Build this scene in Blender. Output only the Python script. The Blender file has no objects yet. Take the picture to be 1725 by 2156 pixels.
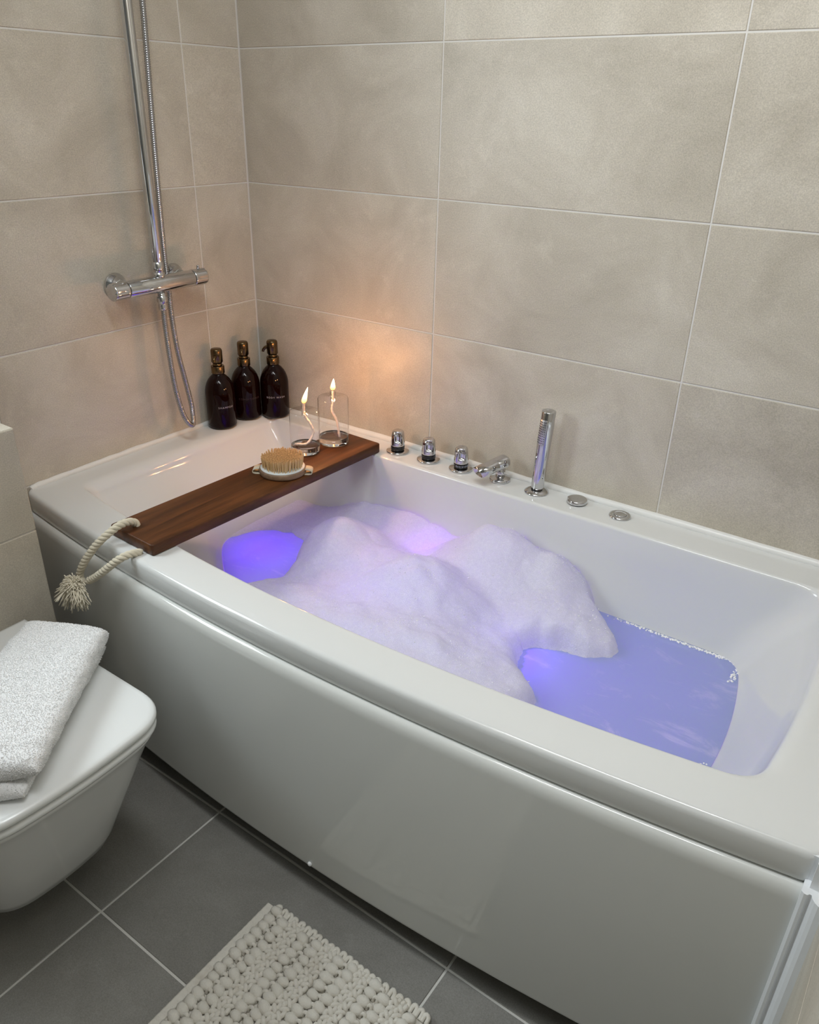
import bpy, bmesh, math, random
from mathutils import Vector, Matrix, noise
R_ = random.Random(7)
S = bpy.context.scene
COL = S.collection
sin, cos, pi = math.sin, math.cos, math.pi

# ------------------------------------------------------------------ camera
CP = (1.63431792, -1.57461828, 1.3861612)
YAW, PIT, ROL, FPX, PX, PY = 2.1906, 0.4824, 0.0189, 1662.92, -17.9033, 18.3133
def make_camera():
    f = Vector((cos(YAW)*cos(PIT), sin(YAW)*cos(PIT), -sin(PIT)))
    r = Vector((sin(YAW), -cos(YAW), 0)); u = r.cross(f)
    r2 = cos(ROL)*r + sin(ROL)*u; u2 = -sin(ROL)*r + cos(ROL)*u
    c = bpy.data.cameras.new('camera'); o = bpy.data.objects.new('camera', c); COL.objects.link(o)
    m = Matrix((r2, u2, -f)).transposed().to_4x4(); m.translation = CP
    o.matrix_world = m
    c.sensor_fit = 'VERTICAL'; c.sensor_height = 24.0; c.sensor_width = 24.0
    c.lens = FPX/2156*24; c.shift_x = -PX/2156; c.shift_y = PY/2156
    c.clip_start = 0.01; c.clip_end = 50
    S.camera = o
make_camera()

# ------------------------------------------------------------------ light and exposure
S.view_settings.view_transform = 'Standard'; S.view_settings.look = 'None'
S.view_settings.gamma = 1; S.view_settings.use_curve_mapping = False
S.view_settings.exposure = 0.0
W_ = bpy.data.worlds.new('world'); S.world = W_; W_.use_nodes = True
W_.node_tree.nodes['Background'].inputs[0].default_value = (0.80, 0.90, 1.0, 1)
W_.node_tree.nodes['Background'].inputs[1].default_value = 1.0
def area(name, loc, direction, sx, sy, power, color):
    l = bpy.data.lights.new(name, 'AREA'); l.shape = 'RECTANGLE'; l.size = sx; l.size_y = sy
    l.energy = power; l.color = color
    o = bpy.data.objects.new(name, l); COL.objects.link(o); o.location = loc
    o.rotation_euler = Vector(direction).to_track_quat('-Z', 'Y').to_euler(); return o
WY0, WY1, WZ0, WZ1 = -0.94, -1.54, 0.98, 1.86      # window opening in the left wall
area('daylight', (-0.13, (WY0+WY1)/2, (WZ0+WZ1)/2), (1, 0, 0), WZ1-WZ0, WY0-WY1, 25, (0.86, 0.96, 1.0))
sky = area('ceiling_panel', (1.22, -1.0, 2.36), (-.02, .50, -.85), 0.9, 0.35, 13, (0.97, 1.0, 1.02)); sky.data.spread = math.radians(150)
def point(name, loc, power, color, rad=0.01):
    l = bpy.data.lights.new(name, 'POINT'); l.energy = power; l.color = color; l.shadow_soft_size = rad
    o = bpy.data.objects.new(name, l); COL.objects.link(o); o.location = loc; return o
CEIL_W = 4.0                                        # radiance of the ring lamp on the ceiling
# coloured lamps of the whirlpool, under the water
point('bath_lamp', (0.36, -0.38, 0.310), 0.55, (0.15, 0.05, 1.0), 0.02)
point('bath_lamp', (1.06, -0.38, 0.328), 0.78, (0.15, 0.05, 1.0), 0.02)
point('bath_lamp', (0.72, -0.17, 0.350), 1.35, (0.42, 0.04, 1.0), 0.02)
point('bath_lamp', (0.74, -0.44, 0.31), 1.1, (0.22, 0.10, 1.0), 0.02)

# ------------------------------------------------------------------ materials
def nt(name):
    m = bpy.data.materials.new(name); m.use_nodes = True
    t = m.node_tree; b = t.nodes['Principled BSDF']; return m, t, b
def N(t, typ, **kw):
    n = t.nodes.new(typ)
    for k, v in kw.items():
        if k in n.inputs: n.inputs[k].default_value = v
        else: setattr(n, k, v)
    return n
def L(t, a, b): t.links.new(a, b)
def rgb(c): return (c[0], c[1], c[2], 1)
def mat(name, col, rough=0.5, metal=0.0, spec=0.5, bump=None, coat=0.0, var=None, sheen=0.0):
    m, t, b = nt(name)
    b.inputs['Base Color'].default_value = rgb(col); b.inputs['Roughness'].default_value = rough
    b.inputs['Metallic'].default_value = metal; b.inputs['Specular IOR Level'].default_value = spec
    b.inputs['Coat Weight'].default_value = coat; b.inputs['Coat Roughness'].default_value = 0.05
    b.inputs['Sheen Weight'].default_value = sheen
    tc = N(t, 'ShaderNodeTexCoord')
    if var:                                       # (scale, colour 2, contrast low, contrast high)
        n = N(t, 'ShaderNodeTexNoise', Scale=var[0], Detail=5.0, Roughness=0.6); L(t, tc.outputs['Object'], n.inputs['Vector'])
        r = N(t, 'ShaderNodeValToRGB'); r.color_ramp.elements[0].position = var[2]; r.color_ramp.elements[1].position = var[3]
        r.color_ramp.elements[0].color = rgb(col); r.color_ramp.elements[1].color = rgb(var[1])
        L(t, n.outputs['Fac'], r.inputs['Fac']); L(t, r.outputs['Color'], b.inputs['Base Color'])
    if bump:                                      # (scale, strength, distance)
        n2 = N(t, 'ShaderNodeTexNoise', Scale=bump[0], Detail=4.0); L(t, tc.outputs['Object'], n2.inputs['Vector'])
        bp = N(t, 'ShaderNodeBump', Strength=bump[1], Distance=bump[2]); L(t, n2.outputs['Fac'], bp.inputs['Height'])
        L(t, bp.outputs['Normal'], b.inputs['Normal'])
    return m
def tile_mat(name, c1, c2, c3, rough):
    m, t, b = nt(name)
    tc = N(t, 'ShaderNodeTexCoord'); oi = N(t, 'ShaderNodeObjectInfo')
    mul = N(t, 'ShaderNodeMath', operation='MULTIPLY'); mul.inputs[1].default_value = 37.0; L(t, oi.outputs['Random'], mul.inputs[0])
    add = N(t, 'ShaderNodeVectorMath', operation='ADD'); L(t, tc.outputs['Object'], add.inputs[0]); L(t, mul.outputs[0], add.inputs[1])
    n1 = N(t, 'ShaderNodeTexNoise', Scale=4.5, Detail=8.0, Roughness=0.62, Distortion=0.6); L(t, add.outputs[0], n1.inputs['Vector'])
    n2 = N(t, 'ShaderNodeTexNoise', Scale=420.0, Detail=3.0, Roughness=0.7); L(t, add.outputs[0], n2.inputs['Vector'])
    n3 = N(t, 'ShaderNodeTexNoise', Scale=15.0, Detail=9.0, Roughness=0.75); L(t, add.outputs[0], n3.inputs['Vector'])
    r = N(t, 'ShaderNodeValToRGB'); e = r.color_ramp.elements
    e[0].position = 0.30; e[0].color = rgb(c1); e[1].position = 0.72; e[1].color = rgb(c3)
    k = e.new(0.52); k.color = rgb(c2)
    L(t, n1.outputs['Fac'], r.inputs['Fac'])
    r3 = N(t, 'ShaderNodeValToRGB'); r3.color_ramp.elements[0].position = 0.56; r3.color_ramp.elements[1].position = 0.74
    r3.color_ramp.elements[0].color = (0, 0, 0, 1); r3.color_ramp.elements[1].color = (0.35, 0.35, 0.35, 1)
    L(t, n3.outputs['Fac'], r3.inputs['Fac'])
    mx = N(t, 'ShaderNodeMixRGB', blend_type='MIX'); mx.inputs[2].default_value = rgb([min(1, c*1.22) for c in c3])
    L(t, r3.outputs['Color'], mx.inputs[0]); L(t, r.outputs['Color'], mx.inputs[1])
    r2 = N(t, 'ShaderNodeMapRange'); r2.inputs[1].default_value = 0.3; r2.inputs[2].default_value = 0.7; r2.inputs[3].default_value = 0.80; r2.inputs[4].default_value = 1.16
    L(t, n2.outputs['Fac'], r2.inputs[0])
    mm = N(t, 'ShaderNodeMixRGB', blend_type='MULTIPLY'); mm.inputs[0].default_value = 1; L(t, mx.outputs[0], mm.inputs[1]); L(t, r2.outputs[0], mm.inputs[2])
    rr = N(t, 'ShaderNodeMapRange'); rr.inputs[3].default_value = 0.95; rr.inputs[4].default_value = 1.05; L(t, oi.outputs['Random'], rr.inputs[0])
    m2 = N(t, 'ShaderNodeMixRGB', blend_type='MULTIPLY'); m2.inputs[0].default_value = 1; L(t, mm.outputs[0], m2.inputs[1]); L(t, rr.outputs[0], m2.inputs[2])
    L(t, m2.outputs[0], b.inputs['Base Color'])
    b.inputs['Roughness'].default_value = rough
    bp = N(t, 'ShaderNodeBump', Strength=0.12, Distance=0.001); L(t, n2.outputs['Fac'], bp.inputs['Height']); L(t, bp.outputs['Normal'], b.inputs['Normal'])
    return m
M_WT = tile_mat('wall_tile', (0.450, 0.406, 0.332), (0.550, 0.502, 0.420), (0.635, 0.590, 0.505), 0.42)
M_FT = tile_mat('floor_tile', (0.215, 0.207, 0.188), (0.252, 0.245, 0.225), (0.29, 0.282, 0.26), 0.45)
M_GR = mat('grout', (0.70, 0.68, 0.645), 0.8, bump=(300, .3, .001))
M_GF = mat('floor_grout', (0.66, 0.65, 0.61), 0.8, bump=(300, .3, .001))
M_AC = mat('white_acrylic', (0.71, 0.72, 0.71), 0.10, spec=0.5)
M_PN = mat('panel_acrylic', (0.68, 0.69, 0.665), 0.07, spec=0.5)
M_PL = mat('white_plaster', (0.72, 0.72, 0.70), 0.8)
M_PV = mat('white_plastic', (0.82, 0.84, 0.86), 0.3)
M_SI = mat('sealant', (0.80, 0.80, 0.78), 0.35, bump=(90, .25, .002))
M_CH = mat('chrome', (0.60, 0.60, 0.61), 0.045, 1.0)
M_HO = mat('hose_metal', (0.42, 0.42, 0.43), 0.2, 1.0)
M_BK = mat('black_plastic', (0.012, 0.012, 0.014), 0.25)
M_TK = mat('white_print', (0.62, 0.66, 0.85), 0.6)
M_BR = mat('antique_brass', (0.17, 0.120, 0.062), 0.25, 1.0, var=(60, (0.11, 0.072, 0.036), .4, .7))
M_CE = mat('toilet_ceramic', (0.78, 0.79, 0.79), 0.10)
M_LD = mat('lid_plastic', (0.80, 0.815, 0.81), 0.20)
M_RP = mat('cotton_rope', (0.66, 0.60, 0.47), 0.9, bump=(700, .5, .001), sheen=.2)
M_TA = mat('cotton_yarn', (0.80, 0.74, 0.60), 0.9)
M_MT = mat('mat_cotton', (0.74, 0.71, 0.64), 0.95, bump=(450, .7, .0015), var=(25, (0.58, 0.53, 0.45), .55, .8))
M_TX1 = mat('pale_ink', (0.42, 0.40, 0.42), 0.6)
M_TX2 = mat('dark_ink', (0.045, 0.03, 0.032), 0.6)
M_BWD = mat('beech_wood', (0.15, 0.088, 0.050), 0.55, var=(55, (0.26, 0.165, 0.098), .35, .7))
M_PAD = mat('rubber_pad', (0.62, 0.66, 0.66), 0.45)
M_BRI = mat('bristle', (0.72, 0.50, 0.25), 0.7)
M_STR = mat('canvas_strap', (0.58, 0.52, 0.40), 0.9, bump=(900, .4, .001))
M_WK = mat('wick_cotton', (0.85, 0.72, 0.62), 0.85, bump=(500, .4, .001))

def bottle_mat():
    m, t, b = nt('amber_glass')
    b.inputs['Base Color'].default_value = (0.0075, 0.0014, 0.0008, 1); b.inputs['Roughness'].default_value = 0.03
    b.inputs['Specular IOR Level'].default_value = 0.22
    b.inputs['Subsurface Weight'].default_value = 0.0
    return m
M_AM = bottle_mat()
def thin_glass():
    m = bpy.data.materials.new('thin_glass'); m.use_nodes = True; t = m.node_tree; t.nodes.clear()
    o = N(t, 'ShaderNodeOutputMaterial'); mx = N(t, 'ShaderNodeMixShader'); tr = N(t, 'ShaderNodeBsdfTransparent')
    gl = N(t, 'ShaderNodeBsdfGlossy', Roughness=0.02); fr = N(t, 'ShaderNodeMapRange'); fr.inputs[3].default_value = 0.05; fr.inputs[4].default_value = 0.85
    lw = N(t, 'ShaderNodeLayerWeight', Blend=0.5); pw = N(t, 'ShaderNodeMath', operation='POWER'); pw.inputs[1].default_value = 4.0; L(t, lw.outputs['Facing'], pw.inputs[0]); L(t, pw.outputs[0], fr.inputs[0]); rp = N(t, 'ShaderNodeValToRGB')
    rp.color_ramp.elements[0].position = 0.78; rp.color_ramp.elements[0].color = (0.985, 0.985, 0.985, 1)
    rp.color_ramp.elements[1].position = 1.0; rp.color_ramp.elements[1].color = (0.70, 0.66, 0.63, 1)
    L(t, lw.outputs['Facing'], rp.inputs['Fac']); L(t, rp.outputs['Color'], tr.inputs['Color'])
    L(t, fr.outputs[0], mx.inputs[0]); L(t, tr.outputs[0], mx.inputs[1]); L(t, gl.outputs[0], mx.inputs[2]); L(t, mx.outputs[0], o.inputs[0])
    return m
M_TG = thin_glass()
def oil_mat():
    m, t, b = nt('lamp_oil'); b.inputs['Base Color'].default_value = (0.97, 0.93, 0.90, 1); b.inputs['Roughness'].default_value = 0.02
    b.inputs['Transmission Weight'].default_value = 1.0; b.inputs['IOR'].default_value = 1.42; return m
M_OIL = oil_mat()
def flame_mat():
    m = bpy.data.materials.new('flame'); m.use_nodes = True; t = m.node_tree; t.nodes.clear()
    o = N(t, 'ShaderNodeOutputMaterial'); e = N(t, 'ShaderNodeEmission'); tc = N(t, 'ShaderNodeTexCoord'); sx = N(t, 'ShaderNodeSeparateXYZ')
    r = N(t, 'ShaderNodeValToRGB'); c = r.color_ramp.elements
    c[0].position = 0.0; c[0].color = (1.0, 0.28, 0.03, 1); c[1].position = 0.75; c[1].color = (1.0, 0.86, 0.55, 1)
    k = c.new(0.3); k.color = (1.0, 0.62, 0.20, 1)
    L(t, tc.outputs['Generated'], sx.inputs[0]); L(t, sx.outputs['Z'], r.inputs['Fac']); L(t, r.outputs['Color'], e.inputs['Color'])
    e.inputs['Strength'].default_value = 4.0; L(t, e.outputs[0], o.inputs[0]); return m
M_FL = flame_mat()
def wood_mat():
    m, t, b = nt('dark_stained_wood'); tc = N(t, 'ShaderNodeTexCoord'); mp = N(t, 'ShaderNodeMapping')
    mp.inputs['Scale'].default_value = (38, 2.6, 20); L(t, tc.outputs['Object'], mp.inputs['Vector'])
    n = N(t, 'ShaderNodeTexNoise', Scale=1.0, Detail=7.0, Roughness=0.65, Distortion=0.5); L(t, mp.outputs[0], n.inputs['Vector'])
    r = N(t, 'ShaderNodeValToRGB'); c = r.color_ramp.elements
    c[0].position = 0.30; c[0].color = (0.030, 0.0105, 0.0035, 1); c[1].position = 0.72; c[1].color = (0.165, 0.058, 0.016, 1)
    k = c.new(0.5); k.color = (0.085, 0.029, 0.0085, 1)
    L(t, n.outputs['Fac'], r.inputs['Fac']); L(t, r.outputs['Color'], b.inputs['Base Color'])
    b.inputs['Roughness'].default_value = 0.45; b.inputs['Specular IOR Level'].default_value = 0.3
    bp = N(t, 'ShaderNodeBump', Strength=0.2, Distance=0.001); L(t, n.outputs['Fac'], bp.inputs['Height']); L(t, bp.outputs['Normal'], b.inputs['Normal'])
    return m
M_WD = wood_mat()
def water_mat():
    m = bpy.data.materials.new('milky_water'); m.use_nodes = True; t = m.node_tree; t.nodes.clear()
    o = N(t, 'ShaderNodeOutputMaterial'); d = N(t, 'ShaderNodeBsdfDiffuse'); tr = N(t, 'ShaderNodeBsdfTranslucent'); g = N(t, 'ShaderNodeBsdfGlossy', Roughness=0.04)
    tc = N(t, 'ShaderNodeTexCoord'); mp = N(t, 'ShaderNodeMapping'); mp.inputs['Scale'].default_value = (1, 2.2, 1); mp.inputs['Rotation'].default_value = (0, 0, 0.5); L(t, tc.outputs['Object'], mp.inputs['Vector'])
    n = N(t, 'ShaderNodeTexNoise', Scale=7.0, Detail=9.0, Roughness=0.72, Distortion=1.0); L(t, mp.outputs[0], n.inputs['Vector'])
    r = N(t, 'ShaderNodeValToRGB'); r.color_ramp.elements[0].position = 0.55; r.color_ramp.elements[0].color = (0.42, 0.55, 0.66, 1)
    r.color_ramp.elements[1].position = 0.70; r.color_ramp.elements[1].color = (0.75, 0.78, 0.86, 1)
    L(t, n.outputs['Fac'], r.inputs['Fac']); L(t, r.outputs['Color'], d.inputs['Color']); tr.inputs['Color'].default_value = (0.8, 0.8, 0.9, 1)
    m1 = N(t, 'ShaderNodeMixShader'); m1.inputs[0].default_value = 0.45; L(t, d.outputs[0], m1.inputs[1]); L(t, tr.outputs[0], m1.inputs[2])
    fr = N(t, 'ShaderNodeFresnel', IOR=1.33); m2 = N(t, 'ShaderNodeMixShader'); L(t, fr.outputs[0], m2.inputs[0]); L(t, m1.outputs[0], m2.inputs[1]); L(t, g.outputs[0], m2.inputs[2])
    n2 = N(t, 'ShaderNodeTexNoise', Scale=18.0, Detail=2.0); L(t, tc.outputs['Object'], n2.inputs['Vector'])
    bp = N(t, 'ShaderNodeBump', Strength=0.05, Distance=0.004); L(t, n2.outputs['Fac'], bp.inputs['Height']); L(t, bp.outputs['Normal'], g.inputs['Normal'])
    L(t, m2.outputs[0], o.inputs[0]); return m
M_WA = water_mat()
def foam_mat():
    m = bpy.data.materials.new('soap_foam'); m.use_nodes = True; t = m.node_tree; t.nodes.clear()
    o = N(t, 'ShaderNodeOutputMaterial'); d = N(t, 'ShaderNodeBsdfDiffuse'); tr = N(t, 'ShaderNodeBsdfTranslucent'); g = N(t, 'ShaderNodeBsdfGlossy', Roughness=0.25)
    tr.inputs['Color'].default_value = (0.80, 0.80, 0.90, 1)
    tc = N(t, 'ShaderNodeTexCoord')
    v = N(t, 'ShaderNodeTexVoronoi', Scale=420.0); L(t, tc.outputs['Object'], v.inputs['Vector'])
    n = N(t, 'ShaderNodeTexNoise', Scale=120.0, Detail=5.0, Roughness=0.7); L(t, tc.outputs['Object'], n.inputs['Vector'])
    ad = N(t, 'ShaderNodeMath', operation='ADD'); L(t, v.outputs['Distance'], ad.inputs[0]); L(t, n.outputs['Fac'], ad.inputs[1])
    v3 = N(t, 'ShaderNodeTexVoronoi', Scale=700.0); L(t, tc.outputs['Object'], v3.inputs['Vector'])
    cr = N(t, 'ShaderNodeValToRGB'); cr.color_ramp.elements[0].position = 0.05; cr.color_ramp.elements[0].color = (0.97, 0.97, 0.98, 1); cr.color_ramp.elements[1].position = 0.62; cr.color_ramp.elements[1].color = (0.78, 0.78, 0.81, 1)
    mxv = N(t, 'ShaderNodeMath', operation='MULTIPLY'); L(t, v3.outputs['Distance'], mxv.inputs[0]); L(t, n.outputs['Fac'], mxv.inputs[1]); ms = N(t, 'ShaderNodeMath', operation='MULTIPLY'); ms.inputs[1].default_value = 2.0; L(t, mxv.outputs[0], ms.inputs[0])
    L(t, ms.outputs[0], cr.inputs['Fac']); L(t, cr.outputs['Color'], d.inputs['Color'])
    bp = N(t, 'ShaderNodeBump', Strength=0.45, Distance=0.0012); L(t, ad.outputs[0], bp.inputs['Height'])
    for s in (d, g): L(t, bp.outputs['Normal'], s.inputs['Normal'])
    m1 = N(t, 'ShaderNodeMixShader'); m1.inputs[0].default_value = 0.27; L(t, d.outputs[0], m1.inputs[1]); L(t, tr.outputs[0], m1.inputs[2])
    m2 = N(t, 'ShaderNodeMixShader'); m2.inputs[0].default_value = 0.03; L(t, m1.outputs[0], m2.inputs[1]); L(t, g.outputs[0], m2.inputs[2])
    L(t, m2.outputs[0], o.inputs[0]); return m
M_FO = foam_mat()
M_FR = mat('froth', (0.92, 0.92, 0.94), 0.06, spec=1.0)
def towel_mat():
    m, t, b = nt('terry_cotton'); b.inputs['Base Color'].default_value = (0.80, 0.80, 0.80, 1); b.inputs['Roughness'].default_value = 0.95; b.inputs['Sheen Weight'].default_value = 0.3
    return m
M_TW = towel_mat()

# ------------------------------------------------------------------ builders
def mesh_obj(name, verts, faces, m, parent=None, smooth=True, loc=(0, 0, 0), rot=(0, 0, 0)):
    me = bpy.data.meshes.new(name); me.from_pydata([tuple(v) for v in verts], [], faces); me.update()
    bm = bmesh.new(); bm.from_mesh(me); bmesh.ops.recalc_face_normals(bm, faces=bm.faces); bm.to_mesh(me); bm.free()
    if smooth: me.polygons.foreach_set('use_smooth', [True]*len(me.polygons))
    if m: me.materials.append(m)
    o = bpy.data.objects.new(name, me); COL.objects.link(o); o.location = loc; o.rotation_euler = rot
    if parent: o.parent = parent
    return o
class MB:
    def __init__(s): s.v = []; s.f = []
    def add(s, v, f):
        k = len(s.v); s.v += [tuple(p) for p in v]; s.f += [tuple(i+k for i in q) for q in f]
    def obj(s, name, m, parent=None, smooth=True, **kw): return mesh_obj(name, s.v, s.f, m, parent, smooth, **kw)
def box(x0, x1, y0, y1, z0, z1):
    v = [(x, y, z) for x in (x0, x1) for y in (y0, y1) for z in (z0, z1)]
    return v, [(0, 1, 3, 2), (4, 6, 7, 5), (0, 4, 5, 1), (2, 3, 7, 6), (0, 2, 6, 4), (1, 5, 7, 3)]
def loops(ls, cap0=False, cap1=False, closed=True):
    n = len(ls[0]); v = [p for l in ls for p in l]; f = []
    for i in range(len(ls)-1):
        for j in range(n if closed else n-1):
            k = (j+1) % n; f.append((i*n+j, i*n+k, (i+1)*n+k, (i+1)*n+j))
    if cap0: f.append(tuple(range(n-1, -1, -1)))
    if cap1: f.append(tuple((len(ls)-1)*n+j for j in range(n)))
    return v, f
def lathe(prof, seg=32, c=(0, 0, 0)):
    ls = [[(c[0]+r*cos(2*pi*j/seg), c[1]+r*sin(2*pi*j/seg), c[2]+z) for j in range(seg)] for r, z in prof]
    return loops(ls, prof[0][0] > 1e-6, prof[-1][0] > 1e-6)
def catmull(pts, sub):
    P = [Vector(p) for p in pts]; out = []
    for i in range(len(P)-1):
        a, b, c, d = P[max(i-1, 0)], P[i], P[i+1], P[min(i+2, len(P)-1)]
        for k in range(sub):
            t = k/sub
            out.append(0.5*((2*b)+(-a+c)*t+(2*a-5*b+4*c-d)*t*t+(-a+3*b-3*c+d)*t**3))
    out.append(P[-1]); return out
def frames(P):
    T = [(P[min(i+1, len(P)-1)]-P[max(i-1, 0)]).normalized() for i in range(len(P))]
    n = Vector((0, 0, 1)) if abs(T[0].z) < .9 else Vector((1, 0, 0))
    n = (n-T[0]*n.dot(T[0])).normalized(); out = []
    for t in T:
        n = (n-t*n.dot(t)).normalized(); out.append((t, n, t.cross(n)))
    return out
def tube(P, rad, seg=10, caps=True):
    fr = frames(P); ls = []
    for i, (p, (t, a, b)) in enumerate(zip(P, fr)):
        r = rad(i/(len(P)-1)) if callable(rad) else rad
        ls.append([p+r*(cos(2*pi*j/seg)*a+sin(2*pi*j/seg)*b) for j in range(seg)])
    return loops(ls, caps, caps)
def empty(name, loc, rz=0):
    o = bpy.data.objects.new(name, None); COL.objects.link(o); o.location = loc; o.rotation_euler = (0, 0, rz); o.empty_display_size = .05; return o
def tag(o, label, cat=None, group=None, kind=None):
    o['label'] = label
    if cat: o['category'] = cat
    if group: o['group'] = group
    if kind: o['kind'] = kind
    return o
def struct(o): o['kind'] = 'structure'; return o
def smoothstep(a, b, x):
    t = min(1, max(0, (x-a)/(b-a))); return t*t*(3-2*t)

# ------------------------------------------------------------------ room shell
GAP, PROUD = 0.0032, 0.0016
tile_cache = {}
def tile_mesh(w, h, m):
    key = (round(w, 4), round(h, 4), m.name)
    if key not in tile_cache:
        b = 0.0011; x, y = w/2, h/2
        ls = [[(-x, -y, -0.008), (x, -y, -0.008), (x, y, -0.008), (-x, y, -0.008)], [(-x, -y, -b), (x, -y, -b), (x, y, -b), (-x, y, -b)],
              [(-x+b, -y+b, 0), (x-b, -y+b, 0), (x-b, y-b, 0), (-x+b, y-b, 0)]]
        v, f = loops(ls, False, True)
        me = bpy.data.meshes.new('tile'); me.from_pydata(v, [], f); me.update(); me.materials.append(m); tile_cache[key] = me
    return tile_cache[key]
def lay(parent, m, us, vs, place, hole=None):
    for i in range(len(us)-1):
        for j in range(len(vs)-1):
            rects = [(us[i], us[i+1], vs[j], vs[j+1])]
            if hole:
                a, b, c, d = hole; new = []
                for (p, q, r, s) in rects:
                    if q <= a or p >= b or s <= c or r >= d: new.append((p, q, r, s)); continue
                    if p < a: new.append((p, a, r, s))
                    if q > b: new.append((b, q, r, s))
                    if r < c: new.append((max(p, a), min(q, b), r, c))
                    if s > d: new.append((max(p, a), min(q, b), d, s))
                rects = new
            for (p, q, r, s) in rects:
                w, h = q-p-GAP, s-r-GAP
                if w < .004 or h < .004: continue
                o = bpy.data.objects.new('tile', tile_mesh(w, h, m)); COL.objects.link(o); o.parent = parent
                o.matrix_local = place((p+q)/2, (r+s)/2)
ZR = [0.0]+[0.0058+0.3*k for k in range(1, 8)]+[2.40]
X1 = 1.69; YF = -2.30
def M4(cx, cy, cz, loc):
    m = Matrix((cx, cy, cz)).transposed().to_4x4(); m.translation = loc; return m
# back wall (y = 0), faces -y
w = MB(); w.add(*box(-.1, X1+.1, PROUD, .12, 0, 2.4)); wb = struct(w.obj('wall_back', M_GR, smooth=False))
lay(wb, M_WT, [0.0, .5945, 1.1945, X1], ZR, lambda u, v: M4((1, 0, 0), (0, 0, 1), (0, -1, 0), (u, 0, v)))
# left wall (x = 0), faces +x, with the window opening
w = MB()
w.add(*box(-.15, -PROUD, WY0, PROUD, 0, 2.4)); w.add(*box(-.15, -PROUD, YF, WY1, 0, 2.4))
w.add(*box(-.15, -PROUD, WY1, WY0, 0, WZ0)); w.add(*box(-.15, -PROUD, WY1, WY0, WZ1, 2.4))
wl = struct(w.obj('wall_left', M_GR, smooth=False))
YJ = [-0.001, -.1776, -.7776, -1.3776, -1.9776, YF]
lay(wl, M_WT, sorted(-y for y in YJ), ZR, lambda u, v: M4((0, 1, 0), (0, 0, 1), (1, 0, 0), (0, -u, v)), hole=(-WY0, -WY1, WZ0, WZ1))
# window
wn = struct(empty('window_1', (-.10, (WY0+WY1)/2, WZ0)))
w = MB(); hw = (WY0-WY1)/2; hh = WZ1-WZ0
for a in (box(-.02, .03, -hw, -hw+.05, 0, hh), box(-.02, .03, hw-.05, hw, 0, hh), box(-.02, .03, -hw+.05, hw-.05, 0, .05), box(-.02, .03, -hw+.05, hw-.05, hh-.05, hh)): w.add(*a)
w.obj('window_frame', M_PV, wn, smooth=False)
w = MB(); w.add(*box(-.004, .004, -hw+.05, hw-.05, .05, hh-.05)); w.obj('pane', M_TG, wn, smooth=False)
w = MB(); w.add(*box(.03, .125, -hw-.02, hw+.02, -.012, .012)); w.obj('window_sill', M_PV, wn, smooth=False)
# end wall (x = X1), faces -x ; wall behind the viewer ; ceiling
w = MB(); w.add(*box(X1+PROUD, X1+.12, YF, PROUD, 0, 2.4)); we = struct(w.obj('wall_right', M_GR, smooth=False))
lay(we, M_WT, [0.0, .5, 1.1, 1.7, -YF], ZR, lambda u, v: M4((0, -1, 0), (0, 0, 1), (-1, 0, 0), (X1, -u, v)))
w = MB(); w.add(*box(-.2, X1+.1, YF-.1, YF, 0, 2.4)); struct(w.obj('wall_front', mat('front_wall_paint', (.20, .20, .19), .7), smooth=False))
w = MB(); w.add(*box(-.2, X1+.1, YF-.1, .1, 2.4, 2.5)); ce = struct(w.obj('ceiling', M_PL, smooth=False))
M_LE = bpy.data.materials.new('led_diffuser'); M_LE.use_nodes = True; _t = M_LE.node_tree; _t.nodes.clear()
_o = N(_t, 'ShaderNodeOutputMaterial'); _e = N(_t, 'ShaderNodeEmission', Color=(1.0, 0.995, 0.98, 1), Strength=CEIL_W); L(_t, _e.outputs[0], _o.inputs[0])
ls = []
for i in range(48):
    a = 2*pi*i/48; ls.append([(r*cos(a), r*sin(a), z) for r, z in ((.15, 0), (.15, -.09), (.24, -.09), (.24, 0))])
v, f = loops(ls+[ls[0]], closed=False); mesh_obj('ring_lamp', v, f, M_LE, ce, smooth=False, loc=(.85, -1.45, 2.40))
# floor
w = MB(); w.add(*box(-.1, X1+.1, YF-.1, .1, -.1, -PROUD)); fl = struct(w.obj('floor', M_GF, smooth=False))
GAP = 0.0045
lay(fl, M_FT, [0.0, .595, 1.195, X1], sorted([YF, -2.0026, -1.6990, -1.3953, -1.0916, -.7880, -.4845, -.18, 0]), lambda u, v: M4((1, 0, 0), (0, 1, 0), (0, 0, 1), (u, v, 0)))
GAP = 0.0032
# boxed-in cistern ledge along the left wall
LX, LY, LZ = 0.20, -0.852, 0.8276
w = MB(); w.add(*box(0.0, LX-PROUD-.001, YF, LY-PROUD-.001, 0, LZ-PROUD-.001)); lg = struct(w.obj('wall_ledge', M_GR, smooth=False))
lay(lg, M_WT, [-LY, .852+.6, .852+1.2, -YF], [0, .3058, .6058, LZ], lambda u, v: M4((0, 1, 0), (0, 0, 1), (1, 0, 0), (LX, -u, v)))
lay(lg, M_WT, [0.0, LX], [YF, LY-1.2, LY-.6, LY], lambda u, v: M4((1, 0, 0), (0, 1, 0), (0, 0, 1), (u, v, LZ)))
lay(lg, M_WT, [-LX, 0.0], [0, .3058, .6058, LZ], lambda u, v: M4((-1, 0, 0), (0, 0, 1), (0, 1, 0), (-u, LY, v)))

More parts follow.
